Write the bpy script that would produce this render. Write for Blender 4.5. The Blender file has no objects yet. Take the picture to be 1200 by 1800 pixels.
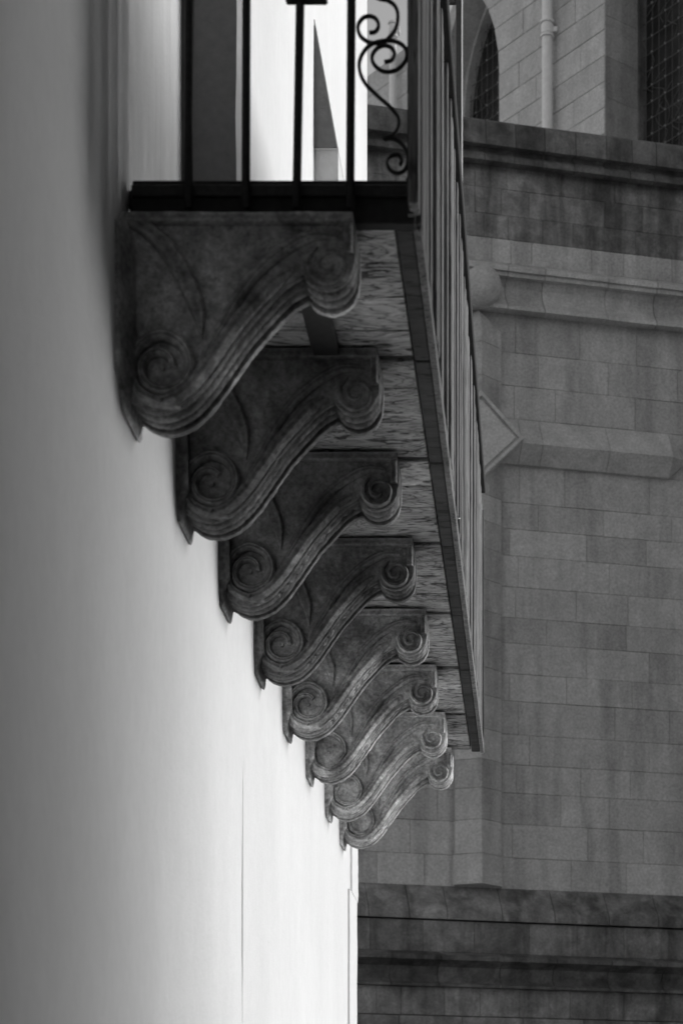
import bpy, math, random
from mathutils import Vector, noise

# ------------------------------------------------------------------ camera, sky, sun, exposure
S = bpy.context.scene
F, PX, PY, CZ = 3847.0, 954.0, 2190.0, 1.6      # focal length and principal point in photo pixels, eye height
cam = bpy.data.cameras.new('camera')
cam.sensor_width = 36.0
cam.lens = F / 1800.0 * 36.0
cam.shift_x = (600.0 - PX) / 1800.0
cam.shift_y = (PY - 900.0) / 1800.0
cam.clip_end = 500.0
cam.dof.use_dof = True
cam.dof.focus_distance = 10.4
cam.dof.aperture_fstop = 5.0
camo = bpy.data.objects.new('camera', cam)
camo.location = (0, 0, CZ)
camo.rotation_euler = (math.radians(90), 0, 0)
S.collection.objects.link(camo)
S.camera = camo

SUN_EL, SUN_AZ = math.radians(19), math.radians(76)      # azimuth from +Y towards +X
world = bpy.data.worlds.new('World')
S.world = world
world.use_nodes = True
wn = world.node_tree
wn.nodes.clear()
sky = wn.nodes.new('ShaderNodeTexSky'); sky.sky_type = 'NISHITA'
sky.sun_disc = False; sky.sun_elevation = SUN_EL; sky.sun_rotation = SUN_AZ
bw = wn.nodes.new('ShaderNodeRGBToBW')
bg = wn.nodes.new('ShaderNodeBackground'); bg.inputs[1].default_value = 0.125
wo = wn.nodes.new('ShaderNodeOutputWorld')
wn.links.new(sky.outputs[0], bw.inputs[0]); wn.links.new(bw.outputs[0], bg.inputs[0]); wn.links.new(bg.outputs[0], wo.inputs[0])

sun = bpy.data.lights.new('sun', 'SUN')
sun.energy = 1.1; sun.angle = math.radians(40); sun.color = (1, 1, 1)
suno = bpy.data.objects.new('sun', sun)
sd = Vector((math.sin(SUN_AZ) * math.cos(SUN_EL), math.cos(SUN_AZ) * math.cos(SUN_EL), math.sin(SUN_EL)))
suno.rotation_euler = sd.to_track_quat('Z', 'Y').to_euler()
suno.location = (6, 8, 14)
S.collection.objects.link(suno)

S.view_settings.view_transform = 'Standard'
S.view_settings.look = 'None'
S.view_settings.gamma = 1.0
S.view_settings.exposure = 0.86
S.view_settings.use_curve_mapping = False
S.render.resolution_x, S.render.resolution_y = 682, 1024

# ------------------------------------------------------------------ helpers
R = random.Random(7)
C = S.collection

def P(px, py, Y):
    return Vector(((px - PX) * Y / F, Y, CZ + (PY - py) * Y / F))

def thing(name, label, cat, loc=(0, 0, 0), group=None):
    o = bpy.data.objects.new(name, None)
    o.location = loc; o.empty_display_size = 0.2
    o['label'] = label; o['category'] = cat
    if group: o['group'] = group
    C.objects.link(o)
    return o

def base(o):
    v = Vector((0, 0, 0))
    while o is not None:
        v += o.location; o = o.parent
    return v

def part(name, verts, faces, mat, parent=None, smooth=False, label=None, kind=None):
    b = base(parent)
    me = bpy.data.meshes.new(name)
    me.from_pydata([tuple(Vector(v) - b) for v in verts], [], faces)
    me.validate(); me.update()
    if smooth is True:
        me.polygons.foreach_set('use_smooth', [True] * len(me.polygons))
    elif smooth == 'auto':
        me.polygons.foreach_set('use_smooth', [True] * len(me.polygons))
        me.set_sharp_from_angle(angle=math.radians(38))
    o = bpy.data.objects.new(name, me)
    o.parent = parent
    if mat: me.materials.append(mat)
    if parent is not None and 'dark_patches' in parent: o['dark_patches'] = parent['dark_patches']
    if label: o['label'] = label
    if kind: o['kind'] = kind
    C.objects.link(o)
    return o

def box(x0, x1, y0, y1, z0, z1):
    v = [(x, y, z) for x in (x0, x1) for y in (y0, y1) for z in (z0, z1)]
    f = [(0, 1, 3, 2), (4, 6, 7, 5), (0, 4, 5, 1), (2, 3, 7, 6), (0, 2, 6, 4), (1, 5, 7, 3)]
    return v, f

def bbox(x0, x1, y0, y1, z0, z1, b=0.004):
    """box with all edges chamfered"""
    v = []; idx = {}
    for ax in range(3):
        for i in range(8):
            s = [(i >> k) & 1 for k in range(3)]
            c = [[x0, x1][s[0]], [y0, y1][s[1]], [z0, z1][s[2]]]
            for k in range(3):
                if k != ax: c[k] += b if s[k] == 0 else -b
            idx[(ax, i)] = len(v); v.append(tuple(c))
    f = []
    def bit(i, k): return (i >> k) & 1
    for ax in range(3):
        o1, o2 = [k for k in range(3) if k != ax]
        for s in (0, 1):
            q = [sum([s << ax, a << o1, c << o2]) for a, c in ((0, 0), (1, 0), (1, 1), (0, 1))]
            f.append([idx[(ax, i)] for i in q])
    for ax in range(3):                       # edges along axis ax
        o1, o2 = [k for k in range(3) if k != ax]
        for a in (0, 1):
            for c in (0, 1):
                i0 = (a << o1) + (c << o2); i1 = i0 + (1 << ax)
                f.append([idx[(o1, i0)], idx[(o1, i1)], idx[(o2, i1)], idx[(o2, i0)]])
    for i in range(8):
        f.append([idx[(0, i)], idx[(1, i)], idx[(2, i)]])
    return v, f

class MB:
    def __init__(s): s.v = []; s.f = []
    def add(s, vf):
        n = len(s.v); s.v += list(vf[0]); s.f += [[i + n for i in q] for q in vf[1]]
        return s
    def build(s, name, mat, parent=None, **k): return part(name, s.v, s.f, mat, parent, **k)

def fix_normals(o):
    import bmesh
    bm = bmesh.new(); bm.from_mesh(o.data)
    bmesh.ops.recalc_face_normals(bm, faces=bm.faces); bm.to_mesh(o.data); bm.free()
    return o

def extrude(poly, fn0, fn1):
    """poly of 2-D points, fn0/fn1 map a point to the two ends"""
    n = len(poly)
    v = [fn0(p) for p in poly] + [fn1(p) for p in poly]
    f = [list(range(n)), list(range(2 * n - 1, n - 1, -1))]
    f += [[i, (i + 1) % n, n + (i + 1) % n, n + i] for i in range(n)]
    return v, f

def catmull(pts, n=8):
    out = []
    for i in range(len(pts) - 1):
        p0 = pts[max(i - 1, 0)]; p1 = pts[i]; p2 = pts[i + 1]; p3 = pts[min(i + 2, len(pts) - 1)]
        for k in range(n):
            t = k / n
            out.append(tuple(0.5 * (2 * b + (c - a) * t + (2 * a - 5 * b + 4 * c - d) * t * t + (3 * b - a - 3 * c + d) * t ** 3)
                             for a, b, c, d in zip(p0, p1, p2, p3)))
    out.append(tuple(pts[-1]))
    return out

def tube(path, r, n=6, flat=1.0, closed=False):
    v = []; f = []
    path = [Vector(p) for p in path]
    m = len(path)
    for i, p in enumerate(path):
        t = (path[min(i + 1, m - 1)] - path[max(i - 1, 0)]).normalized()
        a = Vector((0, 1, 0)) if abs(t.y) < 0.9 else Vector((1, 0, 0))
        u = t.cross(a).normalized(); w = u.cross(t)
        for k in range(n):
            g = 2 * math.pi * (k + 0.5) / n
            v.append(p + u * r * math.cos(g) + w * r * flat * math.sin(g))
    for i in range(m - 1):
        for k in range(n):
            f.append([i * n + k, i * n + (k + 1) % n, (i + 1) * n + (k + 1) % n, (i + 1) * n + k])
    f.append(list(range(n - 1, -1, -1))); f.append([(m - 1) * n + k for k in range(n)])
    return v, f

# ------------------------------------------------------------------ materials (all neutral greys)
def new_mat(name, rough=0.8):
    m = bpy.data.materials.new(name); m.use_nodes = True
    nt = m.node_tree
    b = nt.nodes['Principled BSDF']; b.inputs['Roughness'].default_value = rough
    b.inputs['Specular IOR Level'].default_value = 0.3
    return m, nt, b

def N(nt, t, **k):
    n = nt.nodes.new(t)
    for a, b in k.items():
        if isinstance(a, str) and hasattr(n, a): setattr(n, a, b)
    return n

def pos(nt, scale=(1, 1, 1)):
    g = nt.nodes.new('ShaderNodeNewGeometry')
    mp = nt.nodes.new('ShaderNodeMapping'); mp.inputs['Scale'].default_value = scale
    nt.links.new(g.outputs['Position'], mp.inputs['Vector'])
    return mp.outputs[0]

def nz(nt, scale, stretch=(1, 1, 1), detail=6, rough=0.6, dist=0.0):
    n = nt.nodes.new('ShaderNodeTexNoise')
    n.inputs['Scale'].default_value = scale; n.inputs['Detail'].default_value = detail
    n.inputs['Roughness'].default_value = rough; n.inputs['Distortion'].default_value = dist
    nt.links.new(pos(nt, stretch), n.inputs['Vector'])
    return n.outputs[0]

def ramp(nt, src, stops):
    r = nt.nodes.new('ShaderNodeValToRGB')
    e = r.color_ramp.elements
    while len(e) < len(stops): e.new(0.5)
    for el, (p, c) in zip(e, stops):
        el.position = p; el.color = (c, c, c, 1)
    nt.links.new(src, r.inputs[0])
    return r.outputs[0]

def mul(nt, a, b, op='MULTIPLY', clamp=False):
    m = nt.nodes.new('ShaderNodeMath'); m.operation = op; m.use_clamp = clamp
    for i, s in enumerate((a, b)):
        if isinstance(s, (int, float)): m.inputs[i].default_value = s
        else: nt.links.new(s, m.inputs[i])
    return m.outputs[0]

def bump(nt, b, src, strength, dist):
    bn = nt.nodes.new('ShaderNodeBump')
    bn.inputs['Strength'].default_value = strength; bn.inputs['Distance'].default_value = dist
    nt.links.new(src, bn.inputs['Height'])
    nt.links.new(bn.outputs[0], b.inputs['Normal'])
    return bn

def grey(nt, b, v): nt.links.new(v, b.inputs['Base Color'])

def m_plaster(name, lo, hi, streak=0.0):
    m, nt, b = new_mat(name, 0.85)
    c = ramp(nt, nz(nt, 1.6, (1, 1, 0.5)), [(0.3, lo), (0.7, hi)])
    if streak:
        s = ramp(nt, nz(nt, 7, (1, 1, 0.06), 8, 0.7, 0.4), [(0.32, 1 - streak), (0.6, 1.0)])
        c = mul(nt, c, s)
    sp = ramp(nt, nz(nt, 38, (1, 1, 1), 2), [(0.19, 0.72), (0.235, 1.0)])      # sparse dark specks
    c = mul(nt, c, sp)
    c = mul(nt, c, ramp(nt, nz(nt, 22, (1, 1, 0.8), 6, 0.7), [(0.3, 0.955), (0.7, 1.02)]))
    grey(nt, b, c)
    h = mul(nt, nz(nt, 60, (1, 1, 1), 5), mul(nt, nz(nt, 4, (1, 1, 0.6), 3), 1.6), 'ADD')
    bump(nt, b, h, 0.4, 0.006)
    return m

def m_stone(name, lo, hi, fine=70, bumpd=0.006, point=True, rnd=0.0, streak=0.0, fa=0.25, dark_patches=False):
    m, nt, b = new_mat(name, 0.9)
    a = nz(nt, 5, (1, 1, 1), 8, 0.65, 0.4)
    c = ramp(nt, a, [(0.32, lo), (0.55, (lo + hi) / 2), (0.72, hi)])
    g = ramp(nt, nz(nt, fine, (1, 1, 1), 4, 0.7), [(0.3, 1 - fa), (0.7, 1 + fa)])
    c = mul(nt, c, g)
    if dark_patches:                       # patchy darkening, its reach set per object
        at = nt.nodes.new('ShaderNodeAttribute'); at.attribute_type = 'OBJECT'; at.attribute_name = 'dark_patches'
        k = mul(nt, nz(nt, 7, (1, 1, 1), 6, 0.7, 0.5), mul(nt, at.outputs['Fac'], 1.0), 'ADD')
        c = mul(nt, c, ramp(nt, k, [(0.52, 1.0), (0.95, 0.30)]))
    if streak:
        s = ramp(nt, nz(nt, 5, (1, 1, 0.12), 6, 0.6, 0.3), [(0.36, 1 - streak), (0.56, 1.0)])
        c = mul(nt, c, s)
    if rnd:
        oi = nt.nodes.new('ShaderNodeObjectInfo')
        k = mul(nt, mul(nt, oi.outputs['Random'], 2 * rnd), 1 - rnd, 'ADD')
        c = mul(nt, c, k)
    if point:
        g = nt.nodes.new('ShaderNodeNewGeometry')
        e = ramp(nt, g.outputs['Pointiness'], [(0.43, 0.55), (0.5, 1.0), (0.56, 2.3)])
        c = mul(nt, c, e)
    grey(nt, b, c)
    h = mul(nt, nz(nt, fine, (1, 1, 1), 6, 0.75), mul(nt, nz(nt, 12, (1, 1, 1), 5), 1.2), 'ADD')
    bump(nt, b, h, 0.6, bumpd)
    return m

def m_wood(name, lo, hi, st, sc=1.0, bumpd=0.004, crack=0.7, figure=False):
    """st: stretch so that the grain runs along the axis with the small number"""
    m, nt, b = new_mat(name, 0.88)
    a = nz(nt, 30 * sc, st, 8, 0.7, 0.9)
    c = ramp(nt, a, [(0.3, lo), (0.48, (lo + hi) * 0.5), (0.66, hi)])
    if figure:
        fg = mul(nt, nz(nt, 7, tuple(x * 1.0 for x in st), 4, 0.55, 0.6), 14.0)
        fr = nt.nodes.new('ShaderNodeMath'); fr.operation = 'PINGPONG'; fr.inputs[1].default_value = 0.5
        nt.links.new(fg, fr.inputs[0])
        c = mul(nt, c, ramp(nt, fr.outputs[0], [(0.04, 0.48), (0.16, 0.95), (0.5, 1.12)]))
    k = nz(nt, 55 * sc, tuple(x * 0.7 for x in st), 3, 0.5, 1.6)
    cr = ramp(nt, k, [(0.36, 1 - crack), (0.44, 1.0)])
    c = mul(nt, c, cr)
    big = ramp(nt, nz(nt, 2.5, (1, 1, 1), 3), [(0.3, 0.75), (0.7, 1.2)])
    c = mul(nt, c, big)
    oi = nt.nodes.new('ShaderNodeObjectInfo')
    c = mul(nt, c, mul(nt, mul(nt, oi.outputs['Random'], 0.5), 0.75, 'ADD'))
    grey(nt, b, c)
    bump(nt, b, mul(nt, a, cr, 'MULTIPLY'), 0.7, bumpd)
    return m

def m_plain(name, v, rough=0.6, fine=0.2, sc=40, bumpd=0.001, metal=0.0):
    m, nt, b = new_mat(name, rough)
    b.inputs['Metallic'].default_value = metal
    c = ramp(nt, nz(nt, sc, (1, 1, 1), 5), [(0.3, v * (1 - fine)), (0.7, v * (1 + fine))])
    grey(nt, b, c)
    bump(nt, b, nz(nt, sc * 3, (1, 1, 1), 4), 0.5, bumpd)
    return m

M = dict(
    plaster=m_plaster('white_plaster', 0.67, 0.74),
    plaster_old=m_plaster('streaked_plaster', 0.66, 0.74, 0.2),
    plaster_far=m_plaster('fresh_plaster', 0.70, 0.75),
    cement=m_plain('grey_cement_render', 0.17, 0.95, 0.12, 25, 0.006),
    render=m_plain('rough_render', 0.62, 0.95, 0.06, 20, 0.006),
    corbel=m_stone('corbel_stone', 0.11, 0.56, 60, 0.014, fa=0.45, dark_patches=True),
    plank=m_wood('weathered_plank', 0.20, 0.60, (0.36, 1, 1), 0.7, 0.012, 0.8, True),
    edge=m_wood('dark_edge_board', 0.035, 0.075, (0.2, 1, 1), 0.8, 0.004, 0.6),
    joist=m_plain('dark_joist', 0.045, 0.9),
    picket=m_wood('weathered_picket', 0.10, 0.27, (1, 1, 0.06), 1.2, 0.004, 0.6),
    rail=m_plain('dark_rail', 0.035, 0.85),
    iron=m_plain('black_iron', 0.03, 0.55, 0.3, 60, 0.0015),
    church=m_stone('church_ashlar', 0.40, 0.52, 45, 0.010, False, 0.11, 0.26),
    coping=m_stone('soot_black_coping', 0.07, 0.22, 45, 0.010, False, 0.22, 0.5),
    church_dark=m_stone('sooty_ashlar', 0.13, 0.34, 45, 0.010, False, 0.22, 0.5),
    church_pale=m_stone('pale_ashlar', 0.42, 0.54, 45, 0.008, False, 0.09, 0.14),
    clerestory=m_stone('clerestory_ashlar', 0.44, 0.58, 45, 0.006, False, 0.06, 0.1),
    mortar=m_plain('mortar', 0.42, 0.95, 0.3),
    pipe=m_plain('painted_pipe', 0.75, 0.5, 0.08, 20),
    lit_tone=m_plain('lit_edge_tone', 0.6, 0.5, 0.05),
    glass=m_plain('dark_glass', 0.03, 0.12, 0.5, 5, 0.012),
    stud=m_plain('grille_stud', 0.28, 0.6),
    wire=m_plain('grille_wire', 0.10, 0.6),
    thread=m_plain('white_thread', 0.7, 0.8),
    paving=m_stone('street_paving', 0.30, 0.44, 40, 0.006, False),
    opposite=m_plain('grey_render', 0.15, 0.9, 0.1, 3, 0.004),
)

# ------------------------------------------------------------------ setting
g = part('ground', [(-60, -60, 0), (60, -60, 0), (60, 90, 0), (-60, 90, 0)], [(0, 1, 2, 3)], M['paving'])
g['kind'] = 'structure'

# ------------------------------------------------------------------ white house
WX = -1.098          # face of the lower wall
UX = -1.02           # face of the upper wall
ZU = CZ + 2.70       # underside of the balcony
house = thing('white_house', 'smooth white plastered house wall that carries the stone corbels and balcony', 'house', (WX - 1.0, 6, 0))

def sheet(x, y0, y1, z0, z1, ny, nzz, amp, sc, seed=0.0):
    v = []; f = []
    for i in range(ny + 1):
        for j in range(nzz + 1):
            y = y0 + (y1 - y0) * i / ny; z = z0 + (z1 - z0) * j / nzz
            v.append((x + amp * noise.noise(Vector((seed, y * sc, z * sc * 0.7))), y, z))
    for i in range(ny):
        for j in range(nzz):
            a = i * (nzz + 1) + j
            f.append((a, a + nzz + 1, a + nzz + 2, a + 1))
    return v, f

# lower wall: the near half lies a little behind the far half; the ragged step between them reads as a seam
YS = 8.02
ZS = CZ + (PY - 1325) * YS / F
def wob(y, z): return 0.003 * noise.noise(Vector((0.0, y * 0.9, z * 0.63))) + 0.0015 * noise.noise(Vector((3.0, y * 2.6, z * 1.1)))
def stp(z): return min(1.0, max(0.0, (ZS - z) / 0.12)) * min(1.0, max(0.0, 0.75 + 1.6 * noise.noise(Vector((8, z * 2.3, 0)))))
def rag(z): return (0.007 * noise.noise(Vector((2, z * 9, 0))) + 0.006 * noise.noise(Vector((2, z * 31, 0)))) * stp(z)
def wall_sheet(ys, zs, near):
    v = []; f = []; n = len(zs)
    for i, y in enumerate(ys):
        for z in zs:
            yy = y
            x = WX + wob(y, z) - (0.0045 * stp(z) if near else 0.0)
            if not near and i == 0: yy = y + rag(z); x -= 0.0065 * stp(z)
            if not near and i == 1: yy = y + rag(z) + 0.002
            v.append((x, yy, z))
    for i in range(len(ys) - 1):
        for j in range(n - 1):
            a_ = i * n + j
            f.append((a_, a_ + n, a_ + n + 1, a_ + 1))
    return v, f
zz_ = [0.04 * k for k in range(int((ZU + 0.02) / 0.04) + 1)] + [ZU + 0.02]
part('wall', *wall_sheet([-9 + 0.25 * k for k in range(68)] + [YS + 0.02], zz_, True), M['plaster'], house, smooth='auto')
part('plaster_coat', *wall_sheet([YS, YS] + [YS + 0.1 + 0.2 * k for k in range(23)] + [12.78], zz_, False), M['plaster'], house, smooth='auto')
part('wall_core', *box(-6.0, WX - 0.03, -9, 12.775, 0, ZU + 0.015), M['plaster'], house)
# upper wall before the balcony with a rounded corner, recess, door jamb, upper wall beyond
cor = []
r = 0.05
Yc = 5.86
for k in range(7):
    a = math.pi / 2 * k / 6
    cor.append((WX - r + r * math.cos(a), Yc - r + r * math.sin(a)))
poly = [(WX, -9)] + cor + [(-1.22, Yc), (-1.6, Yc), (-1.6, -9)]
fix_normals(part('upper_wall', *extrude(poly, lambda p: (p[0], p[1], ZU + 0.02), lambda p: (p[0], p[1], 12)), M['plaster'], house, smooth='auto'))
part('recessed_wall', *box(-1.6, -1.22, Yc + 0.001, 7.52, ZU + 0.02, 12), M['plaster_old'], house)
YJ = 7.40
jx = []
rr = random.Random(3)
v, f = [], []
zs = [ZU + 0.02 + i * 0.05 for i in range(150)]
ring = []
for z in zs:        # jamb and far upper wall with a slightly worn arris
    e = 0.004 * noise.noise(Vector((1.3, 0, z * 6))) + (0.006 if noise.noise(Vector((5, 0, z * 3))) > 0.35 else 0)
    ring.append([(-1.25, YJ, z), (UX - 0.016 - e, YJ, z), (UX, YJ + 0.014 + e, z), (UX, 12.7, z), (UX - 0.05, 12.72, z), (-1.6, 12.72, z)])
v = [p for q in ring for p in q]
for i in range(len(ring) - 1):
    for k in range(5):
        f.append([i * 6 + k, i * 6 + k + 1, (i + 1) * 6 + k + 1, (i + 1) * 6 + k])
jv = [p for q in ring for p in q[:2]]
part('door_jamb', jv, [[i * 2, i * 2 + 1, i * 2 + 3, i * 2 + 2] for i in range(len(ring) - 1)], M['cement'], house)
fv = [p for q in ring for p in q[1:]]
part('far_upper_wall', fv, [[i * 5 + k, i * 5 + k + 1, i * 5 + k + 6, i * 5 + k + 5] for i in range(len(ring) - 1) for k in range(4)], M['plaster'], house)
# little buttress with a long sloped top on the far upper wall
yb = 9.75
a0 = P(547, 318, yb); w = P(590, 0, yb).x - P(547, 0, yb).x
zt, zm, zb = P(0, 34, yb).z, P(0, 262, yb).z, ZU + 0.04
xb = UX - 0.03
fix_normals(part('buttress_slope', *extrude([(xb, zm), (UX + w, zm), (UX + w - 0.004, zm + 0.02), (UX + 0.004, zt), (xb, zt)],
     lambda p: (p[0], yb, p[1]), lambda p: (p[0], yb + 0.5, p[1])), M['plaster'], house))
fix_normals(part('buttress_cheek', *extrude([(xb, zm + 0.004), (UX + w - 0.006, zm + 0.004), (UX + w - 0.010, zm + 0.02), (UX + 0.004, zt - 0.03), (xb, zt - 0.03)],
     lambda p: (p[0], yb - 0.005, p[1]), lambda p: (p[0], yb + 0.02, p[1])), M['cement'], house))
fix_normals(part('buttress_foot', *extrude([(xb, zb), (UX + w - 0.002, zb), (UX + w - 0.002, zm + 0.002), (xb, zm + 0.002)],
     lambda p: (p[0], yb + 0.012, p[1]), lambda p: (p[0], yb + 0.49, p[1])), M['render'], house))

# corner strips of the far end
def corner(y0, y1, z0, z1, out, seed):
    v = []; f = []; n = 40
    for i in range(n + 1):
        z = z0 + (z1 - z0) * i / n
        e = 0.010 * noise.noise(Vector((seed, z * 5, 0))) + 0.006 * noise.noise(Vector((seed, z * 19, 4)))
        v += [(WX - 0.02, y0 + e, z), (WX + out, y0 + e + 0.01, z), (WX + out + e * 0.3, y1 + e, z), (WX - 0.3, y1 + e + 0.02, z)]
    for i in range(n):
        for k in range(3):
            a = i * 4 + k
            f.append([a, a + 1, a + 5, a + 4])
    f.append([0, 1, 2, 3]); f.append([n * 4 + 3, n * 4 + 2, n * 4 + 1, n * 4])
    return v, f
zc1 = CZ + (PY - 1586) * 12.8 / F
part('corner_strip', *corner(12.30, 12.80, 0, zc1, 0.012, 1.0), M['plaster_far'], house)
part('corner_strip', *corner(12.45, 12.86, zc1 + 0.006, ZU, 0.012, 6.0), M['plaster_far'], house)

# ------------------------------------------------------------------ corbels
K = 675.0
def UV(px, py): return ((px - 213) / K, (py - 368) / K)
lower1 = catmull([UV(*p) for p in [(617, 369), (621, 377), (622.5, 400), (622.5, 440), (618, 466), (606, 485), (590, 496), (570, 500), (551, 495), (538, 486), (531, 476)]], 5)
lower2 = catmull([UV(*p) for p in [(531, 476), (500, 495), (462, 534), (430, 571), (405, 606), (380, 642), (363, 665), (340, 690), (315, 708), (280, 719), (250, 713), (230, 700), (216, 690)]], 5)
chain = lower1 + lower2[1:]
outline = [UV(213, 368)] + chain + [UV(213, 688)]
TH = 0.21
RC = 0.026       # depth of the recessed field on the face
RK = 1.95
def depth(t):
    pts = [(0, 0), (.027, 0), (.029, .008), (.034, .012), (.040, .007), (.056, .001), (.070, .006), (.078, .012), (.088, .005), (.104, 0.0), (.120, .005),
           (.130, .012), (.138, .006), (.152, .001), (.166, .006), (.176, .012), (.186, .009), (.190, .001), (.21, 0)]
    for (a, x), (b, y) in zip(pts, pts[1:]):
        if t <= b: return x + (y - x) * (t - a) / (b - a)
    return 0.0

def norms(pts):
    out = []
    m = len(pts)
    for i in range(m):
        a = pts[max(i - 1, 0)]; b = pts[min(i + 1, m - 1)]
        d = (b[0] - a[0], b[1] - a[1]); l = math.hypot(*d) or 1
        out.append((-d[1] / l, d[0] / l))
    return out

def corbel(idx, yf, label, notch, wear, seed, zoff=0.0):
    zt = ZU + zoff
    t0 = thing('stone_corbel', label, 'corbel', (WX, yf, zt - 0.53), 'stone scroll corbels under the balcony')
    t0['dark_patches'] = [0.22, 0.66, 0.62, 0.50, 0.28, 0.14, 0.05, 0.0][idx]  # patchy darkening per corbel, most on the second to fourth
    jit = lambda u, t, v, a=0.0032: a * noise.noise(Vector((u * 22 + seed * 9, t * 22, v * 22))) + a * 0.7 * noise.noise(Vector((u * 70 + seed, t * 70, v * 70)))
    def W(u, v, t): return (WX + u, yf + t, zt - v)
    # body: profile swept through the thickness, with rolls and hollows on the underside
    ts = [RC, .0275, .030, .040, .048, .056, .063, .070, .078, .088, .096, .104, .112, .120, .130, .138, .145, .152, .159, .166, .176, .186, .190, .200, .21]
    nn = norms(chain)
    # arc length
    L = [0.0]
    for a, b in zip(chain, chain[1:]): L.append(L[-1] + math.hypot(b[0] - a[0], b[1] - a[1]))
    cols = []
    for t in ts:
        col = [W(0, 0, t)]
        for i, (p, n) in enumerate(zip(chain, nn)):
            wgt = min(1.0, max(0.0, (L[i] - 0.03) / 0.08)) * min(1.0, max(0.15, (L[-1] - L[i]) / 0.05))
            d = depth(t) * wgt * 1.45
            if notch and 0.085 < t < 0.125 and 0.32 < L[i] < 0.72:
                ph = (L[i] / 0.042 + (t - 0.1) * 14) % 1.0
                if ph < 0.32: d += 0.008 * notch
            d += abs(jit(p[0], t, p[1])) * (0.5 + wear) * min(1, L[i] / 0.05)
            q = jit(p[0] + 3, t, p[1], 0.006)
            if q > 0.0036: d += 0.004 * wear
            # inward: material side
            col.append(W(p[0] + n[0] * d, p[1] + n[1] * d, t))
        col.append(W(0, UV(0, 688)[1], t))
        cols.append(col)
    m = len(cols[0]); v = [p for c in cols for p in c]; f = []
    for j in range(len(cols) - 1):
        for i in range(m):
            f.append([j * m + i, j * m + (i + 1) % m, (j + 1) * m + (i + 1) % m, (j + 1) * m + i])
    f.append(list(range(m - 1, -1, -1))); f.append([(len(cols) - 1) * m + i for i in range(m)])
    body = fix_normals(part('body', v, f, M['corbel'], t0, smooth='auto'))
    # raised relief on the near face
    def band(name, path, width, h, parent=t0, n=5, soft=0.32, seg=True):
        pts = catmull(path, n) if seg else path
        nm = norms(pts); v = []; f = []
        prof = [(-0.5, 0.0), (-0.5 + soft * 0.25, 0.62), (-0.5 + soft, 1.0), (0.0, 0.93), (0.5 - soft, 1.0), (0.5 - soft * 0.25, 0.62), (0.5, 0.0)]
        k = len(prof)
        for i, (p, q) in enumerate(zip(pts, nm)):
            s = i / (len(pts) - 1)
            wd = width(s) if callable(width) else width
            hh = (h(s) if callable(h) else h)
            for a, b in prof:
                u, w_ = p[0] + q[0] * a * wd, p[1] + q[1] * a * wd
                dd = jit(u, 0.5, w_, 0.0018 * (1 + wear))
                v.append(W(u, w_, RC + 0.0015 - (hh * RK + dd) * b - (0.0 if b else -0.004)))
        for i in range(len(pts) - 1):
            for j in range(k - 1):
                f.append([i * k + j, i * k + j + 1, (i + 1) * k + j + 1, (i + 1) * k + j])
        f.append(list(range(k))); f.append([(len(pts) - 1) * k + j for j in range(k - 1, -1, -1)])
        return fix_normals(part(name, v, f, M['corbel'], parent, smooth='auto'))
    px = lambda L_: [UV(*p) for p in L_]
    # edge band follows the S-curve, then winds into the lower volute
    e = []
    off = 17 / K
    n2 = norms(lower2)
    for p, n in list(zip(lower2, n2))[2:46:2]:
        e.append((p[0] + n[0] * off, p[1] + n[1] * off))
    cx, cy = UV(282, 642)
    tw = [(-28, 64), (0, 60), (45, 56), (90, 52), (135, 53), (180, 57), (225, 54), (270, 50), (315, 45), (360, 41), (405, 38), (450, 35), (495, 31), (540, 27), (585, 23), (630, 20)]
    tw = tw[:[16, 15, 16, 16, 15, 9, 13, 12][idx]]
    vw = [(25, 9), (25, 9), (24, 9), (25, 10), (24, 8), (22, 6), (23, 11), (23, 11)][idx]
    sp = [(cx - rr_ / K * math.sin(math.radians(a)), cy + rr_ / K * math.cos(math.radians(a))) for a, rr_ in tw]
    lead = [(cx - q_ / K * math.sin(math.radians(a_)), cy + q_ / K * math.cos(math.radians(a_))) for a_, q_ in ((0, 60), (12, 59), (26, 57.5))]
    band('edge_band', e + lead, lambda s: (31 - 6 * s) / K * min(1.0, 0.45 + s * 7), lambda s: 0.0132 * min(1.0, 0.35 + s * 7, 0.15 + (1 - s) * 14))
    band('lower_volute', sp, lambda s: (vw[0] - vw[1] * s) / K, lambda s: min(0.0125 + 0.003 * math.sin(math.pi * s), 0.004 + s * 0.14))
    # small eye
    eye = []
    for k in range(9):
        a = 2 * math.pi * k / 8
        eye.append((cx + 7 / K * math.cos(a), cy + 7 / K * math.sin(a)))
    ev = [W(p[0], p[1], RC + 0.004) for p in eye[:8]] + [W(cx + (p[0] - cx) * 0.7, cy + (p[1] - cy) * 0.7, RC - 0.012) for p in eye[:8]]
    ef = [[i, (i + 1) % 8, 8 + (i + 1) % 8, 8 + i] for i in range(8)] + [list(range(8, 16))]
    fix_normals(part('volute_eye', ev, ef, M['corbel'], t0, smooth='auto'))
    cx2, cy2 = UV(575, 458)
    tw = [(-150, 37), (-110, 35), (-70, 33), (-30, 32), (10, 31), (50, 30), (100, 28), (150, 25), (200, 21.5), (250, 18), (300, 15), (350, 12), (400, 9.5), (450, 7)]
    sp2 = [(cx2 + q / K * math.sin(math.radians(a)), cy2 + q / K * math.cos(math.radians(a))) for a, q in tw]
    band('upper_volute', sp2, lambda s: (14 - 6 * s) / K * min(1, 0.3 + 5 * s), (0.004 if idx < 2 else 0.0095))
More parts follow.
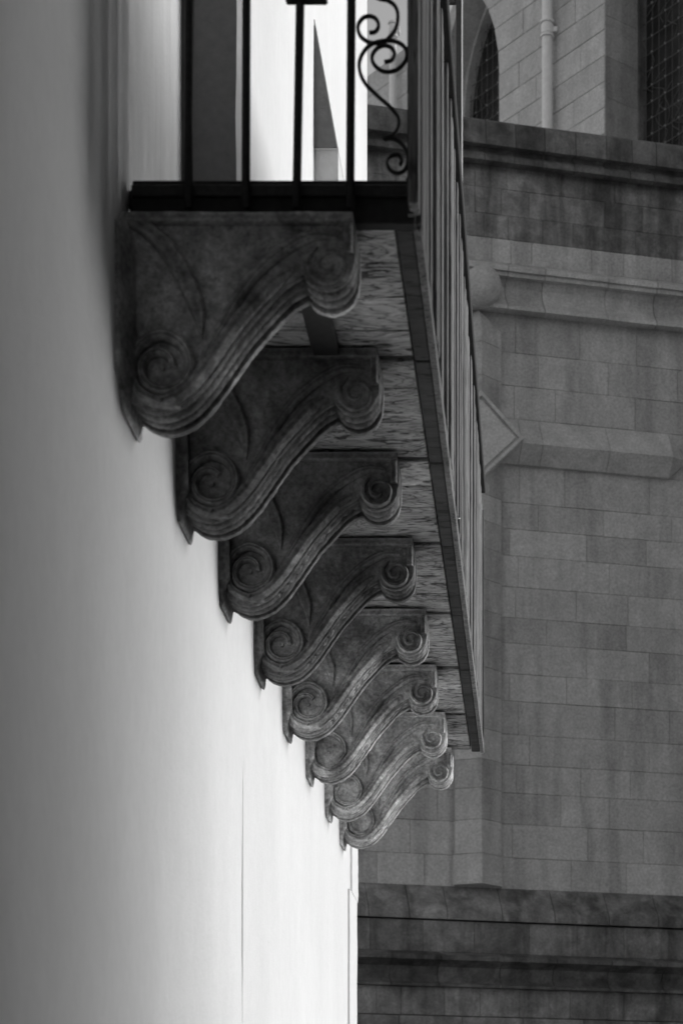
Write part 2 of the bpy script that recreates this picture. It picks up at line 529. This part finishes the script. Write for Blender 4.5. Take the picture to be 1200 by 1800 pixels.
    band('inner_band', px([(592, 409), (548, 408), (503, 430), (456, 468), (421, 510), (394, 557), (368, 603), (352, 634)]), lambda s: (24 - 14 * max(0, s - 0.8) / 0.2 - 10 * max(0, 0.2 - s) / .2) / K, lambda s: 0.0105 * min(1, 0.3 + 4 * s))
    band('leaf', px([(222, 380), (262, 402), (300, 443), (328, 492), (347, 545), (352, 592)]), lambda s: (8 + 28 * math.sin(math.pi * min(1, 0.12 + s * 0.75))) / K * min(1, 0.1 + (1 - s) * 4), lambda s: 0.0115 * min(1, 0.2 + (1 - s) * 6), soft=0.2)
    band('top_fillet', px([(214, 379.5), (300, 379), (420, 380), (520, 379), (619, 379.5)]), 21 / K, 0.0135, soft=0.15)
    band('end_fillet', px([(611.5, 390), (612, 410), (611.5, 440)]), 17 / K, 0.012, soft=0.2)
    # back plate bedded on the wall
    fwd = 0.085 if idx == 0 else 0.028
    v = []; f = []
    pl = [(-0.01, 0.012), (0.012, 0.004), (0.030, 0.10), (0.036, 0.30), (0.040, 0.44), (0.028, 0.462), (0.019, 0.49), (0.015, 0.520), (0.010, 0.530), (0.003, 0.526), (-0.01, 0.505)]
    ys = [-fwd, -fwd * 0.6, 0.0, 0.06, 0.13, TH + 0.004]
    for y in ys:
        for u, w_ in pl:
            tap = 1.0
            if idx == 0 and y < 0: tap = 0.22 + 0.78 * (1 + y / fwd) ** 1.5
            lift = (0.012 if y < -0.02 else 0) * (w_ > 0.4) + jit(u * 0.3, y, w_ * 0.3, 0.002)
            uu = u * tap if u > 0 else u
            if y < 0: w_ = 0.06 + w_ * 0.84 if w_ < 0.3 else min(w_, 0.46 + 0.03 * (1 + y / fwd))
            v.append((WX + uu + (jit(u, y, w_, 0.003) if u > 0 else 0), yf + y, zt - w_ + lift))
    k = len(pl)
    for i in range(len(ys) - 1):
        for j in range(k):
            f.append([i * k + j, i * k + (j + 1) % k, (i + 1) * k + (j + 1) % k, (i + 1) * k + j])
    f.append(list(range(k))); f.append([(len(ys) - 1) * k + j for j in range(k - 1, -1, -1)])
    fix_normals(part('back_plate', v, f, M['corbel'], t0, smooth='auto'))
    return t0

YF = [5.70, 6.565, 7.425, 8.33, 9.255, 10.145, 11.045, 11.83]
LAB = ['nearest and largest stone scroll corbel, directly under the iron railing end',
       'second scroll corbel from the near end, darkest face, beside the dark plate',
       'third scroll corbel from the near end with chain notches along its underside',
       'fourth scroll corbel from the near end, midway along the balcony, carved spiral',
       'fifth scroll corbel from the near end with crisply carved lower spiral',
       'sixth scroll corbel from the near end with worn away lower spiral',
       'seventh scroll corbel, next to last before the far end of the balcony',
       'farthest and smallest scroll corbel, past the balcony end against the church']
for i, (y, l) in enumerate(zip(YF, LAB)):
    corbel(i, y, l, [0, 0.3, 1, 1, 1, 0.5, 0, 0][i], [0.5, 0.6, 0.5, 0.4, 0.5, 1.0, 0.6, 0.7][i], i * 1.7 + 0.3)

# ------------------------------------------------------------------ balcony
XF = -0.34
bal = thing('balcony', 'timber balcony with weathered plank underside, tall picket side and dark top rail', 'balcony', (WX, 8.8, ZU))
YB0, YB1 = 5.775, 11.95
joints = [YB0 + 0.03, 6.672, 7.535, 8.437, 9.362, 10.25, 11.15, YB1]
part('deck', *box(WX + 0.002, XF - 0.006, YB0 + 0.02, YB1 - 0.002, ZU + 0.05, ZU + 0.095), M['joist'], bal)
rp = random.Random(11)
for b0, b1 in zip(joints, joints[1:]):
    gap = 0.034
    n = 4
    cuts = [0] + sorted([(k + rp.uniform(-0.15, 0.15)) / n for k in range(1, n)]) + [1]
    for c0, c1 in zip(cuts, cuts[1:]):
        y0 = b0 + gap / 2 + (b1 - b0 - gap) * c0 + 0.0035; y1 = b0 + gap / 2 + (b1 - b0 - gap) * c1 - 0.0035
        dz = rp.uniform(0.003, 0.010)
        part('plank', *bbox(WX + 0.004, XF - 0.055, y0, y1, ZU + dz, ZU + dz + 0.03, 0.003), M['plank'], bal)
    part('edge_board', *bbox(XF - 0.050, XF - 0.004, b0 + 0.006, b1 - 0.006, ZU - 0.006 + rp.uniform(0, .003), ZU + 0.046, 0.004), M['edge'], bal)
    part('joist', *box(WX + 0.004, XF - 0.056, b1 - 0.03, b1 + 0.012, ZU + 0.014, ZU + 0.05), M['joist'], bal)
part('end_board', *bbox(-1.079, XF + 0.004, YB0 - 0.022, YB0 + 0.022, ZU - 0.012, ZU + 0.102, 0.004), M['rail'], bal)
part('dark_plate', *bbox(-0.690, -0.612, 5.95, 6.60, ZU - 0.028, ZU + 0.002, 0.003), M['iron'], bal)  # flat dark plate below the planks of the first bay
# pickets of the long side
ZT = CZ + 4.0
y = 5.662
i = 0
rq = random.Random(5)
while y < YB1 - 0.02:
    w_ = rq.uniform(0.105, 0.125)
    y1 = min(y + w_, YB1 + 0.006)
    dx = rq.uniform(-0.009, 0.009); tilt = rq.uniform(-0.003, 0.003)
    th = 0.026
    z0 = ZU + (0.041 if y > 5.79 else 0.0); z1 = ZT + rq.uniform(-0.03, 0.02)
    v, f = bbox(XF - th / 2 + dx, XF + th / 2 + dx, y + 0.002, y1 - 0.043, z0, z1, 0.003)
    v = [(a + tilt * (b - y) / w_, b, c) for a, b, c in v]
    part('picket', v, f, M['picket'], bal)
    y = y1; i += 1
part('skirting', *bbox(XF - 0.003, XF + 0.017, 5.80, YB1 + 0.010, ZU - 0.007, ZU + 0.04, 0.002), M['picket'], bal)
# inner rails behind the pickets, outer dark capping
part('inner_rail', *bbox(XF - 0.034, XF - 0.020, YB0 + 0.2, YB1 - 0.02, ZU + 0.12, ZU + 0.22, 0.004), M['rail'], bal)
part('top_rail', *bbox(XF - 0.05, XF + 0.034, 5.64, 11.62, ZT - 0.004, ZT + 0.06, 0.004), M['rail'], bal)
# loose white threads caught on the lower edge
def thread(pts, Y):
    return tube([P(a, b, Y + 0.02 * k) for k, (a, b) in enumerate(catmull(pts, 5))], 0.0016, 5)
part('thread', *thread([(796, 902), (799, 905), (799, 911)], 8.15), M['thread'], bal, smooth=True)
part('thread', *thread([(797, 912), (802, 912), (808, 911)], 8.2), M['thread'], bal, smooth=True)
part('thread', *thread([(801, 940), (806, 942), (807, 948), (803, 951), (800, 946), (805, 944)], 8.35), M['thread'], bal, smooth=True)

# iron end railing: bars, corner post, scrollwork
rail = thing('iron_railing', 'black wrought iron railing with scrollwork across the near balcony end', 'railing', (-0.7, 5.70, ZU + 0.03))
YR = 5.725
for x0, x1 in ((334, 331), (433, 432), (527.5, 521), (617.5, 615)):
    a = P(x0, 0, YR); b = P(x1, 366, YR)
    d = (a - b) / (a.z - b.z)
    top = b + d * (ZU + 1.02 - b.z)
    part('bar', *tube([b, b + d * 0.3, b + d * 0.7, top], 0.0118, 8), M['iron'], rail, smooth=True)
part('corner_post', *bbox(P(716, 0, YR).x, P(727, 0, YR).x, YR - 0.012, YR + 0.012, ZU - 0.005, ZU + 1.1, 0.002), M['iron'], rail)
part('top_rail', *bbox(-1.09, P(727, 0, YR).x + 0.01, YR - 0.016, YR + 0.016, ZU + 1.02, ZU + 1.06, 0.003), M['iron'], rail)
part('bottom_rail', *bbox(-1.079, P(716, 0, YR).x, YR + 0.012, YR + 0.026, P(0, 340, YR).z, P(0, 320, YR).z, 0.002), M['iron'], rail)
c0 = P(502, 5, YR); c1 = P(575, -6, YR)
part('collar', *bbox(c0.x, c1.x, YR - 0.016, YR + 0.014, c0.z, c1.z + 0.01, 0.004), M['iron'], rail)
def rg(pts): return [(180 + a / 2, b / 2) for a, b in pts]
up = rg([(937, 115), (958, 112), (970, 92), (962, 68), (940, 57), (914, 65), (898, 93), (906, 126), (935, 148), (968, 151), (1000, 140), (1028, 105), (1038, 60), (1030, 25), (1005, 3), (970, -6), (930, -30), (900, -80), (905, -140)])
lo = rg([(990, 218), (1015, 212), (1026, 190), (1015, 168), (990, 160), (963, 172), (947, 200), (957, 230), (990, 252), (1035, 245), (1066, 210), (1064, 170), (1030, 146), (985, 144), (942, 158), (912, 192), (902, 236), (920, 288), (965, 336), (1010, 376), (1038, 412), (1040, 445), (1022, 474), (990, 490)])
lo2 = rg([(985, 486), (1022, 486), (1055, 510), (1073, 552), (1066, 592), (1042, 609), (1014, 600), (1001, 575), (1012, 550), (1036, 544), (1051, 562), (1046, 580)])
def scroll(pts, name='scroll', r=0.0050):
    path = [P(a, b, YR) for a, b in catmull(pts, 6)]
    part(name, *tube(path, r, 8, 1.7), M['iron'], rail, smooth=True)
scroll(up); scroll(lo); scroll(lo2)
# the same scroll turned along the side, seen edge-on
def side_scroll(pts):
    path = []
    for a, b in catmull(pts, 5):
        q = P(a, b, YR)
        path.append((P(728, 0, YR).x + 0.004, YR + 0.01 + (P(716, 0, YR).x - q.x) * 1.2, q.z))
    part('side_scroll', *tube(path, 0.0055, 6), M['iron'], rail, smooth=True)
side_scroll(up); side_scroll(lo[:16])

# dark post standing at the far end of the balcony
post = thing('tall_post', 'slim dark upright post with a painted-in lit edge behind the balcony top rail', 'post', (-0.449, 11.7, ZU + 0.1))
xa, xb_ = P(801, 0, 11.7).x, P(810.5, 0, 11.7).x
part('shaft', *bbox(xa, xb_, 11.68, 11.72, ZU + 0.095, CZ + 7.6, 0.003), M['iron'], post)
part('lit_edge', *bbox(xb_ + 0.0005, P(812.5, 0, 11.7).x, 11.676, 11.716, ZU + 0.095, CZ + 7.6, 0.001), M['lit_tone'], post)  # sunlit edge of the post, put into the colour of a strip
part('cross_bar', *bbox(P(740, 0, 11.7).x, xa - 0.001, 11.685, 11.715, P(0, 7, 11.7).z, P(0, -12, 11.7).z, 0.003), M['iron'], post)

# ------------------------------------------------------------------ church
CD = Vector((0.968, 0.2510, 0)).normalized(); CN = Vector((CD.y, -CD.x, 0))
W0 = Vector((0, 22.0, 0))
def cs(px, o=0.0):
    a = (px - PX) / F
    return (22.0 * a + o * (a * CN.y - CN.x)) / (CD.x - a * CD.y)
def cp(s, o, z): q = W0 + CD * s + CN * o; return (q.x, q.y, z)
def czz(px, py, o=0.0):
    s = cs(px, o); Y = (W0 + CD * s + CN * o).y
    return CZ + (PY - py) * Y / F
church = thing('church', 'grey ashlar stone church wall with relief cross, string courses and parapet', 'church', (0, 22.2, 0))
rs = random.Random(21)
def stone(s0, s1, z0, z1, o=0.0, mat='church', gap=0.0013, dep=0.25, ch=0.0025, name='stone', parent=church):
    j = rs.uniform(-0.004, 0.004); o = o + j
    a0, a1, b0, b1 = s0 + gap, s1 - gap, z0 + gap, z1 - gap
    v = [cp(a0, o - dep, b0), cp(a1, o - dep, b0), cp(a1, o - dep, b1), cp(a0, o - dep, b1),
         cp(a0, o - ch, b0), cp(a1, o - ch, b0), cp(a1, o - ch, b1), cp(a0, o - ch, b1),
         cp(a0 + ch, o, b0 + ch), cp(a1 - ch, o, b0 + ch), cp(a1 - ch, o, b1 - ch), cp(a0 + ch, o, b1 - ch)]
    f = [(8, 9, 10, 11)]
    for k in range(4):
        l = (k + 1) % 4
        f += [(k, l, 4 + l, 4 + k), (4 + k, 4 + l, 8 + l, 8 + k)]
    return part(name, v, f, M[mat], parent)

def course(y_top, y_bot, xs, o=0.0, mat='church', xr=880, pale=None, dark=None, **k):
    z1, z0 = czz(xr, y_top, o), czz(xr, y_bot, o)
    xs = sorted(xs)
    s = [cs(x, o) for x in xs]
    # continue the bond beyond the frame on both sides
    while s[0] > -3.1: s.insert(0, s[0] - rs.uniform(0.5, 1.0))
    while s[-1] < 3.2: s.append(s[-1] + rs.uniform(0.5, 1.0))
    for a, b in zip(s, s[1:]):
        m = mat
        if m == 'church' and rs.random() < 0.16: m = 'church_pale'
        stone(a, b, z0, z1, o, m, **k)

part('core', *extrude([(-6, -1), (6, -1), (6, -0.02), (-6, -0.02)], lambda p: cp(p[0], p[1], 0), lambda p: cp(p[0], p[1], czz(880, 262))), M['mortar'], church)
# between parapet and string course
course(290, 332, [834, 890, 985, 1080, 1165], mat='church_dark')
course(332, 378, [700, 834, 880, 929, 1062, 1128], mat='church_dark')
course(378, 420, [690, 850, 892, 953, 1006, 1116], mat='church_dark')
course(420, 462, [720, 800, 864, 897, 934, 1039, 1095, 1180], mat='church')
# main wall
rows = [(548, 618, [760, 905, 1018, 1118]), (618, 676, [790, 945, 1068, 1190]), (676, 734, [760, 903, 975, 1115]), (734, 815, [720, 945, 1060, 1180]),
        (815, 882, [790, 912, 992, 1140]), (882, 928, [720, 945, 1060]), (928, 975, [780, 895, 1030, 1135]), (975, 1030, [700, 910, 1070]),
        (1030, 1084, [640, 905, 1012, 1103]), (1084, 1129, [700, 960, 1100]), (1129, 1183, [650, 1030, 1140]), (1183, 1231, [720, 895, 995, 1110]),
        (1231, 1290, [680, 910, 1080]), (1290, 1343, [745, 930, 1140]), (1343, 1393, [700, 907, 1020, 1107]), (1393, 1448, [698, 768, 985, 1070]),
        (1448, 1507, [640, 720, 900, 1032, 1130]), (1507, 1562, [662, 745, 1003, 1100])]
for a, b, xs in rows: course(a, b, xs)

def moulding(prof, xs, mat, name='moulding_stone', xr=880, gap=0.003):
    """prof: (out, photo y at x=xr) pairs from top to bottom; joined stone by stone along the wall"""
    pr = [(o, czz(xr, y, max(o, 0))) for o, y in prof]
    s = [cs(x) for x in sorted(xs)]
    while s[0] > -3.1: s.insert(0, s[0] - rs.uniform(0.55, 0.95))
    while s[-1] < 3.2: s.append(s[-1] + rs.uniform(0.55, 0.95))
    for a, b in zip(s, s[1:]):
        j = rs.uniform(-0.004, 0.004)
        fix_normals(part(name, *extrude(pr, lambda p: cp(a + gap, p[0] + (j if p[0] > 0 else 0), p[1]), lambda p: cp(b - gap, p[0] + (j if p[0] > 0 else 0), p[1])), M[mat], church, smooth='auto'))
# parapet coping with roll below
moulding([(-0.5, 214), (0.16, 214), (0.20, 218), (0.22, 256), (0.17, 261), (0.11, 263), (0.10, 270), (0.15, 274), (0.16, 284), (0.10, 291), (0.03, 292), (-0.25, 292)],
         [845, 897, 948, 1002, 1055, 1100, 1142], 'coping', 'coping_stone')
# string course: fillet, hollow, roll
moulding([(-0.25, 462), (0.15, 462), (0.20, 466), (0.20, 474), (0.165, 477), (0.165, 484), (0.08, 490), (0.035, 504), (0.045, 518), (0.11, 529), (0.13, 532), (0.165, 535),
          (0.17, 541), (0.10, 547), (0.03, 549), (-0.25, 549)], [885, 950, 1060, 1145], 'church', 'string_course_stone')
# base: splayed course, plain course, dark moulding, lower courses
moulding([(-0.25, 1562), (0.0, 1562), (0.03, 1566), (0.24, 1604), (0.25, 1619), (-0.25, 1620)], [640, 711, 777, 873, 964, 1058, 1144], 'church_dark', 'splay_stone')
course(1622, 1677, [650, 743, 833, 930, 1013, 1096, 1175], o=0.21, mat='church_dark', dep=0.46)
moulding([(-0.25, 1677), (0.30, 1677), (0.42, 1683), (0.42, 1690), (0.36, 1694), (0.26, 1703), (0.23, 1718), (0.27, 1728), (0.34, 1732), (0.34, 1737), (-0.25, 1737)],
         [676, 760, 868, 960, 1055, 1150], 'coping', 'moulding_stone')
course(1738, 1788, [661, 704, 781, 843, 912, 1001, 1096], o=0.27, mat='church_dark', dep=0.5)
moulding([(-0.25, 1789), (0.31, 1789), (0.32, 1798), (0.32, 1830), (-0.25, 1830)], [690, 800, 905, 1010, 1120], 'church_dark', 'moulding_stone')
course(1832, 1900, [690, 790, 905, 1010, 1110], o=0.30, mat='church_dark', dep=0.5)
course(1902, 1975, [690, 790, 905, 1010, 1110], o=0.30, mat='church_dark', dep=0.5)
part('plinth', *extrude([(-6, -0.9), (6, -0.9), (6, 0.34), (-6, 0.34)], lambda p: cp(p[0], p[1], 0), lambda p: cp(p[0], p[1], czz(880, 1978))), M['church_dark'], church)

# relief cross: prismatic arms, diamond at the crossing, ball above
cross = part('relief_cross', *extrude([(cs(838) - 0.18, -0.2), (cs(838) + 0.18, -0.2), (cs(838) + 0.18, 0.04), (cs(838) - 0.18, 0.04)],
             lambda p: cp(p[0], p[1], czz(880, 1555)), lambda p: cp(p[0], p[1], czz(880, 640))), M['mortar'], church)   # core behind the facing stones
pr_ = 0.21
def cpx(px, py, o): s = cs(px, o); return cp(s, o, czz(px, py, o))
LIP = 0.055
def arm_v(z0, z1, sc, hw, pr, top_tip, mat, n):
    zt_ = z1 - (0.2 if top_tip else 0)
    sec = [(-hw, -0.03), (-hw, LIP), (0, pr), (hw, LIP), (hw, -0.03)]
    v = [cp(sc + a_, o_, z0) for a_, o_ in sec] + [cp(sc + a_, o_, zt_) for a_, o_ in sec]
    f = [(k, k + 1, k + 6, k + 5) for k in range(4)] + [(0, 1, 2, 3, 4)]
    if top_tip:
        v += [cp(sc, LIP, z1), cp(sc, -0.03, z1)]
        f += [(6, 7, 10), (7, 8, 10), (5, 6, 10, 11), (8, 9, 11, 10)]
    else: f.append((9, 8, 7, 6, 5))
    return fix_normals(part(n, v, f, M[mat], cross))
scx = cs(838); hw = 0.235
zz = [czz(880, y) for y in (1507, 1448, 1393, 1343, 1290, 1231, 1183, 1129, 1084, 1030, 975, 928, 882, 815, 734, 676, 618)]
for a, b in zip(zz, zz[1:]):
    arm_v(a + 0.002, b - 0.002, scx, hw, pr_, False, rs.choice(['church', 'church', 'church_pale']), 'shaft_stone')
arm_v(zz[-1] + 0.002, czz(880, 553), scx, hw, pr_, True, 'church', 'shaft_stone')
arm_v(czz(880, 1562) + 0.01, zz[0] - 0.004, scx, hw + 0.012, pr_ + 0.015, False, 'church_pale', 'shaft_base')
zc = czz(885, 789); hh = 0.30; hb = 0.16
sx = [scx + 0.2, cs(908), cs(945), cs(1062), cs(1172) ]
for a, b in zip(sx, sx[1:]):
    sec = [(hh, -0.03), (hh, LIP * 0.4), (0, pr_), (-hb, LIP), (-hb, -0.03)]
    v = [cp(a + .002, o_, zc + d_) for d_, o_ in sec] + [cp(b - .002, o_, zc + d_) for d_, o_ in sec]
    f = [(k, k + 1, k + 6, k + 5) for k in range(4)] + [(0, 1, 2, 3, 4)]
    if b == sx[-1]:
        v += [cp(b + 0.2, LIP * 0.7, zc + 0.03), cp(b + 0.2, -0.03, zc + 0.03)]
        f += [(6, 7, 10), (7, 8, 10), (5, 6, 10, 11), (8, 9, 11, 10)]
    else: f.append((9, 8, 7, 6, 5))
    fix_normals(part('arm_stone', v, f, M['church_pale'], cross))
# diamond plate with raised rim
po = 0.26
sc_ = cs(846, po); zd = czz(846, 763, po); hd = 0.437
def dm(h, o): return [cp(sc_ - h, o, zd), cp(sc_, o, zd + h), cp(sc_ + h, o, zd), cp(sc_, o, zd - h)]
lv = [dm(hd, 0.0), dm(hd, po - 0.01), dm(hd - 0.014, po), dm(hd - 0.052, po), dm(hd - 0.056, po - 0.035), dm(hd - 0.090, po - 0.035), dm(hd - 0.094, po - 0.008)]
v = [p for l in lv for p in l]; f = []
for i in range(len(lv) - 1):
    for k in range(4): f.append([i * 4 + k, i * 4 + (k + 1) % 4, (i + 1) * 4 + (k + 1) % 4, (i + 1) * 4 + k])
f.append([len(v) - 4 + k for k in range(4)])
fix_normals(part('diamond_plate', v, f, M['clerestory'], cross))
# ball on the string course
bo = 0.20; bc = Vector(cp(cs(847, bo), bo, czz(847, 503, bo))); br = 0.192
v = []; f = []; nu, nv = 28, 16
for i in range(nv + 1):
    for j in range(nu):
        a = math.pi * i / nv; b = 2 * math.pi * j / nu
        v.append(bc + Vector((math.sin(a) * math.cos(b), math.sin(a) * math.sin(b), math.cos(a))) * br)
for i in range(nv):
    for j in range(nu): f.append([i * nu + j, (i + 1) * nu + j, (i + 1) * nu + (j + 1) % nu, i * nu + (j + 1) % nu])
part('ball_boss', v, f, M['church_pale'], church, smooth=True)

# upper storey: oblique wall behind the parapet with lancet windows
AD = Vector((0.622, -0.783, 0)).normalized(); AN = Vector((AD.y, -AD.x, 0))     # AN points to the viewer side
A0 = Vector((0.05, 26.0, 0))
def ap(t, o, z): q = A0 + AD * t + AN * o; return (q.x, q.y, z)
def at_(px, o=0.0):
    a = (px - PX) / F
    q = A0 + AN * o
    return (a * q.y - q.x) / (AD.x - a * AD.y)
def az(px, py, o=0.0):
    t = at_(px, o); Y = (A0 + AD * t + AN * o).y
    return CZ + (PY - py) * Y / F
upper = part('upper_storey', *extrude([(at_(878) + 0.03, -0.6), (at_(1062) - 0.03, -0.6), (at_(1062) - 0.03, -0.02), (at_(878) + 0.03, -0.02)], lambda p: ap(p[0], p[1], 8), lambda p: ap(p[0], p[1], 17.5)), M['mortar'], church)
HW, SPR, RISE = 0.62, az(876, 125), 1.35
tR = at_(876); tL = tR - 2 * HW; tc = tR - HW
Rr = (RISE ** 2 + HW ** 2) / (2 * HW)
def arch(z):
    """half width of the lancet at height z"""
    if z <= SPR: return HW
    d = z - SPR
    if d >= RISE: return 0.0
    return max(0.0, math.sqrt(Rr * Rr - d * d) - (Rr - HW))
ra = random.Random(4)
def astone(t0, t1, z0, z1, mat='church_pale', lo=None, hi=None):
    gp = 0.003; o = ra.uniform(-0.003, 0.003); c = 0.005
    L0, L1 = (t0, t0) if lo is None else lo
    H0, H1 = (t1, t1) if hi is None else hi
    v = [ap(L0 + gp, -0.5, z0 + gp), ap(H0 - gp, -0.5, z0 + gp), ap(H1 - gp, -0.5, z1 - gp), ap(L1 + gp, -0.5, z1 - gp),
         ap(L0 + gp, o - c, z0 + gp), ap(H0 - gp, o - c, z0 + gp), ap(H1 - gp, o - c, z1 - gp), ap(L1 + gp, o - c, z1 - gp),
         ap(L0 + gp + c, o, z0 + gp + c), ap(H0 - gp - c, o, z0 + gp + c), ap(H1 - gp - c, o, z1 - gp - c), ap(L1 + gp + c, o, z1 - gp - c)]
    f = [(8, 9, 10, 11)]
    for k in range(4):
        l = (k + 1) % 4
        f += [(k, l, 4 + l, 4 + k), (4 + k, 4 + l, 8 + l, 8 + k)]
    part('stone', v, f, M[mat], upper)
z = 12.6
row = 0
tJ = at_(1062)
while z < 17.0:
    h = 0.30
    # wall between the two windows, its left edge following the lancet
    e0, e1 = tc + arch(z), tc + arch(z + h)
    edge = [max(e0, e1)] + sorted(tR + ra.uniform(0.35, 0.55) + k * 0.72 + (0.3 if row % 2 else 0) for k in range(2)) + [tJ]
    edge = [edge[0]] + [q for q in edge[1:-1] if q < tJ - 0.25] + [tJ]
    for k, (a, b) in enumerate(zip(edge, edge[1:])):
        astone(a, b, z, z + h, 'clerestory' if ra.random() < 0.8 else 'church_pale', lo=(e0, e1) if k == 0 else None)
    # wall left of the left window
    e0, e1 = tc - arch(z), tc - arch(z + h)
    lft = [tL - 2.6, tL - 1.75 + ra.uniform(-.2, .2), tL - 0.85 + ra.uniform(-.2, .2), min(e0, e1)]
    for k, (a, b) in enumerate(zip(lft, lft[1:])):
        astone(a, b, z, z + h, 'clerestory', hi=(e0, e1) if k == 2 else None)
    # jamb stones of the right window
    z += h; row += 1
# right window wall part beyond it
def window(t0, t1, arched, dep, labels):
    wn_ = part('window', *extrude([(t0 - 0.3, -dep - 0.06), (t1 + 0.3, -dep - 0.06), (t1 + 0.3, -dep), (t0 - 0.3, -dep)], lambda p: ap(p[0], p[1], 11.5), lambda p: ap(p[0], p[1], 17.4)), M['glass'], church)
    # wire grille in front of the glass with small studs at the crossings
    mb = MB(); o = -dep + 0.05
    ts_ = []; t = t0 - 0.05
    while t < t1 + 0.1: ts_.append(t); t += 0.115
    zs_ = []; z = 12.6
    while z < 17: zs_.append(z); z += 0.19
    for t in ts_: mb.add(tube([ap(t, o, 12.4), ap(t, o, 17.3)], 0.005, 4))
    for z in zs_: mb.add(tube([ap(t0 - 0.2, o, z), ap(t1 + 0.2, o, z)], 0.005, 4))
    mb.build('grille', M['wire'], wn_, kind='stuff')
    mb = MB()
    for t in ts_[::2]:
        for z in zs_:
            q = ap(t, o + 0.008, z); mb.add(bbox(q[0] - .010, q[0] + .010, q[1] - .010, q[1] + .010, q[2] - .010, q[2] + .010, 0.003))
    mb.build('stud', M['stud'], wn_, kind='stuff')
    mb = MB(); rl = random.Random(9)       # leading of the glass
    for k in range(26):
        t = rl.uniform(t0, t1); z = rl.uniform(12.8, 16.8)
        pts = [ap(t + rl.uniform(-.12, .12), -dep + 0.006, z + q * 0.12) for q in range(5)]
        mb.add(tube([tuple(c) for c in catmull([tuple(p) for p in pts], 3)], 0.006, 4))
    mb.build('leading', M['wire'], wn_, kind='stuff')
window(tL, tR, True, 0.5, None)
tw1 = tJ + 1.35
window(tJ, tw1, False, 0.62, None)
# jambs: left one of each window (arched for the left window), inner rebate strip
v = []; f = []
nz_ = 46
for i in range(nz_ + 1):
    z = 12.0 + (SPR + RISE - 0.02 - 12.0) * i / nz_
    t = tc - arch(z)
    v += [ap(t - 0.25, -0.02, z), ap(t, -0.02, z), ap(t, -0.36, z), ap(t + 0.035, -0.37, z), ap(t + 0.035, -0.5, z)]
for i in range(nz_):
    for k in range(4): f.append([i * 5 + k, i * 5 + k + 1, (i + 1) * 5 + k + 1, (i + 1) * 5 + k])
part('window_jamb', v, f, M['church'], church)
zj = 12.0
while zj < 17.2:
    v, f = extrude([(tJ - 0.05, -0.015), (tJ + 0.001, -0.015), (tJ + 0.001, -0.50), (tJ - 0.05, -0.50)], lambda p: ap(p[0], p[1], zj + 0.003), lambda p: ap(p[0], p[1], zj + 0.467))
    part('jamb_stone', v, f, M['church'], upper)
    zj += 0.47
part('window_frame', *extrude([(tJ - 0.04, -0.505), (tJ + 0.02, -0.505), (tJ + 0.02, -0.62), (tJ - 0.04, -0.62)], lambda p: ap(p[0], p[1], 12), lambda p: ap(p[0], p[1], 17.2)), M['church_dark'], church)
part('window_pier', *extrude([(tw1, -0.6), (tw1 + 0.5, -0.6), (tw1 + 0.5, 0), (tw1, 0)], lambda p: ap(p[0], p[1], 11), lambda p: ap(p[0], p[1], 17.2)), M['church'], church)

# drain pipes on the upper storey
def pipe(px, wpx, label):
    o = 0.10
    t = at_(px, o); q = Vector(ap(t, o, 0)); r = wpx / 2 * q.y / F
    th_ = thing('drain_pipe', label, 'drain pipe', (q.x, q.y, 11.5), 'pale drain pipes on the church')
    part('shaft', *tube([(q.x, q.y, 11.5), (q.x, q.y, 14), (q.x, q.y, 17.2)], r, 16), M['pipe'], th_, smooth='auto')
    zc_ = az(px, 52, o)
    for dz, hh_, rr_ in ((0, 0.10, 1.16), (0.085, 0.025, 1.34), (-0.085, 0.025, 1.34)):
        part('collar', *tube([(q.x, q.y, zc_ + dz - hh_ / 2), (q.x, q.y, zc_ + dz + hh_ / 2)], r * rr_, 16), M['pipe'], th_, smooth='auto')
    part('bracket', *bbox(q.x + r * 0.9, q.x + r * 1.9, q.y - 0.02, q.y + 0.1, zc_ - 0.03, zc_ + 0.03, 0.004), M['pipe'], th_)
pipe(961, 19, 'pale round drain pipe with collar between the two lancet windows')
pipe(690, 13, 'thin pale drain pipe seen through the scrollwork of the iron railing')

# ------------------------------------------------------------------ house across the street (added outside the frame to shade the near wall)
opp = thing('added_shade_house', 'plain grey house block added out of view to shade the near wall', 'house', (8, 0, 0))
part('wall', *box(4.2, 12, -12, 7.75, 0, 14), M['opposite'], opp)
for y in (-8, -4, 0, 4, 6.2):
    for z in (1.2, 4.6, 8.2):
        w = part('window', *box(4.17, 4.199, y, y + 1.0, z, z + 1.7), M['glass'], opp)
        part('sill', *bbox(4.08, 4.199, y - 0.08, y + 1.08, z - 0.1, z - 0.005, 0.01), M['opposite'], w)

# vault slab between the houses, added outside the frame to darken the near wall
arch_ = thing('added_shade_vault', 'unseen slab over the street, added to cut skylight on the near wall', 'passage', (1.5, -2, 4.9))
part('slab', *box(WX + 0.003, 4.19, -9, 4.25, 5.4, 9.5), M['opposite'], arch_)
for y in (-8, -5.2, -2.4, 0.4, 3.2):
    part('beam', *bbox(WX + 0.003, 4.19, y, y + 0.3, 5.15, 5.399, 0.02), M['joist'], arch_)

# transept block, added out of view on the right to keep sun off the church
tr = part('added_transept', *box(5.0, 9.5, 23.8, 40, 0, 19), M['church'], church)
part('added_transept_end', *box(5.0, 9.5, 18.5, 23.795, 0, 19), M['church'], church)
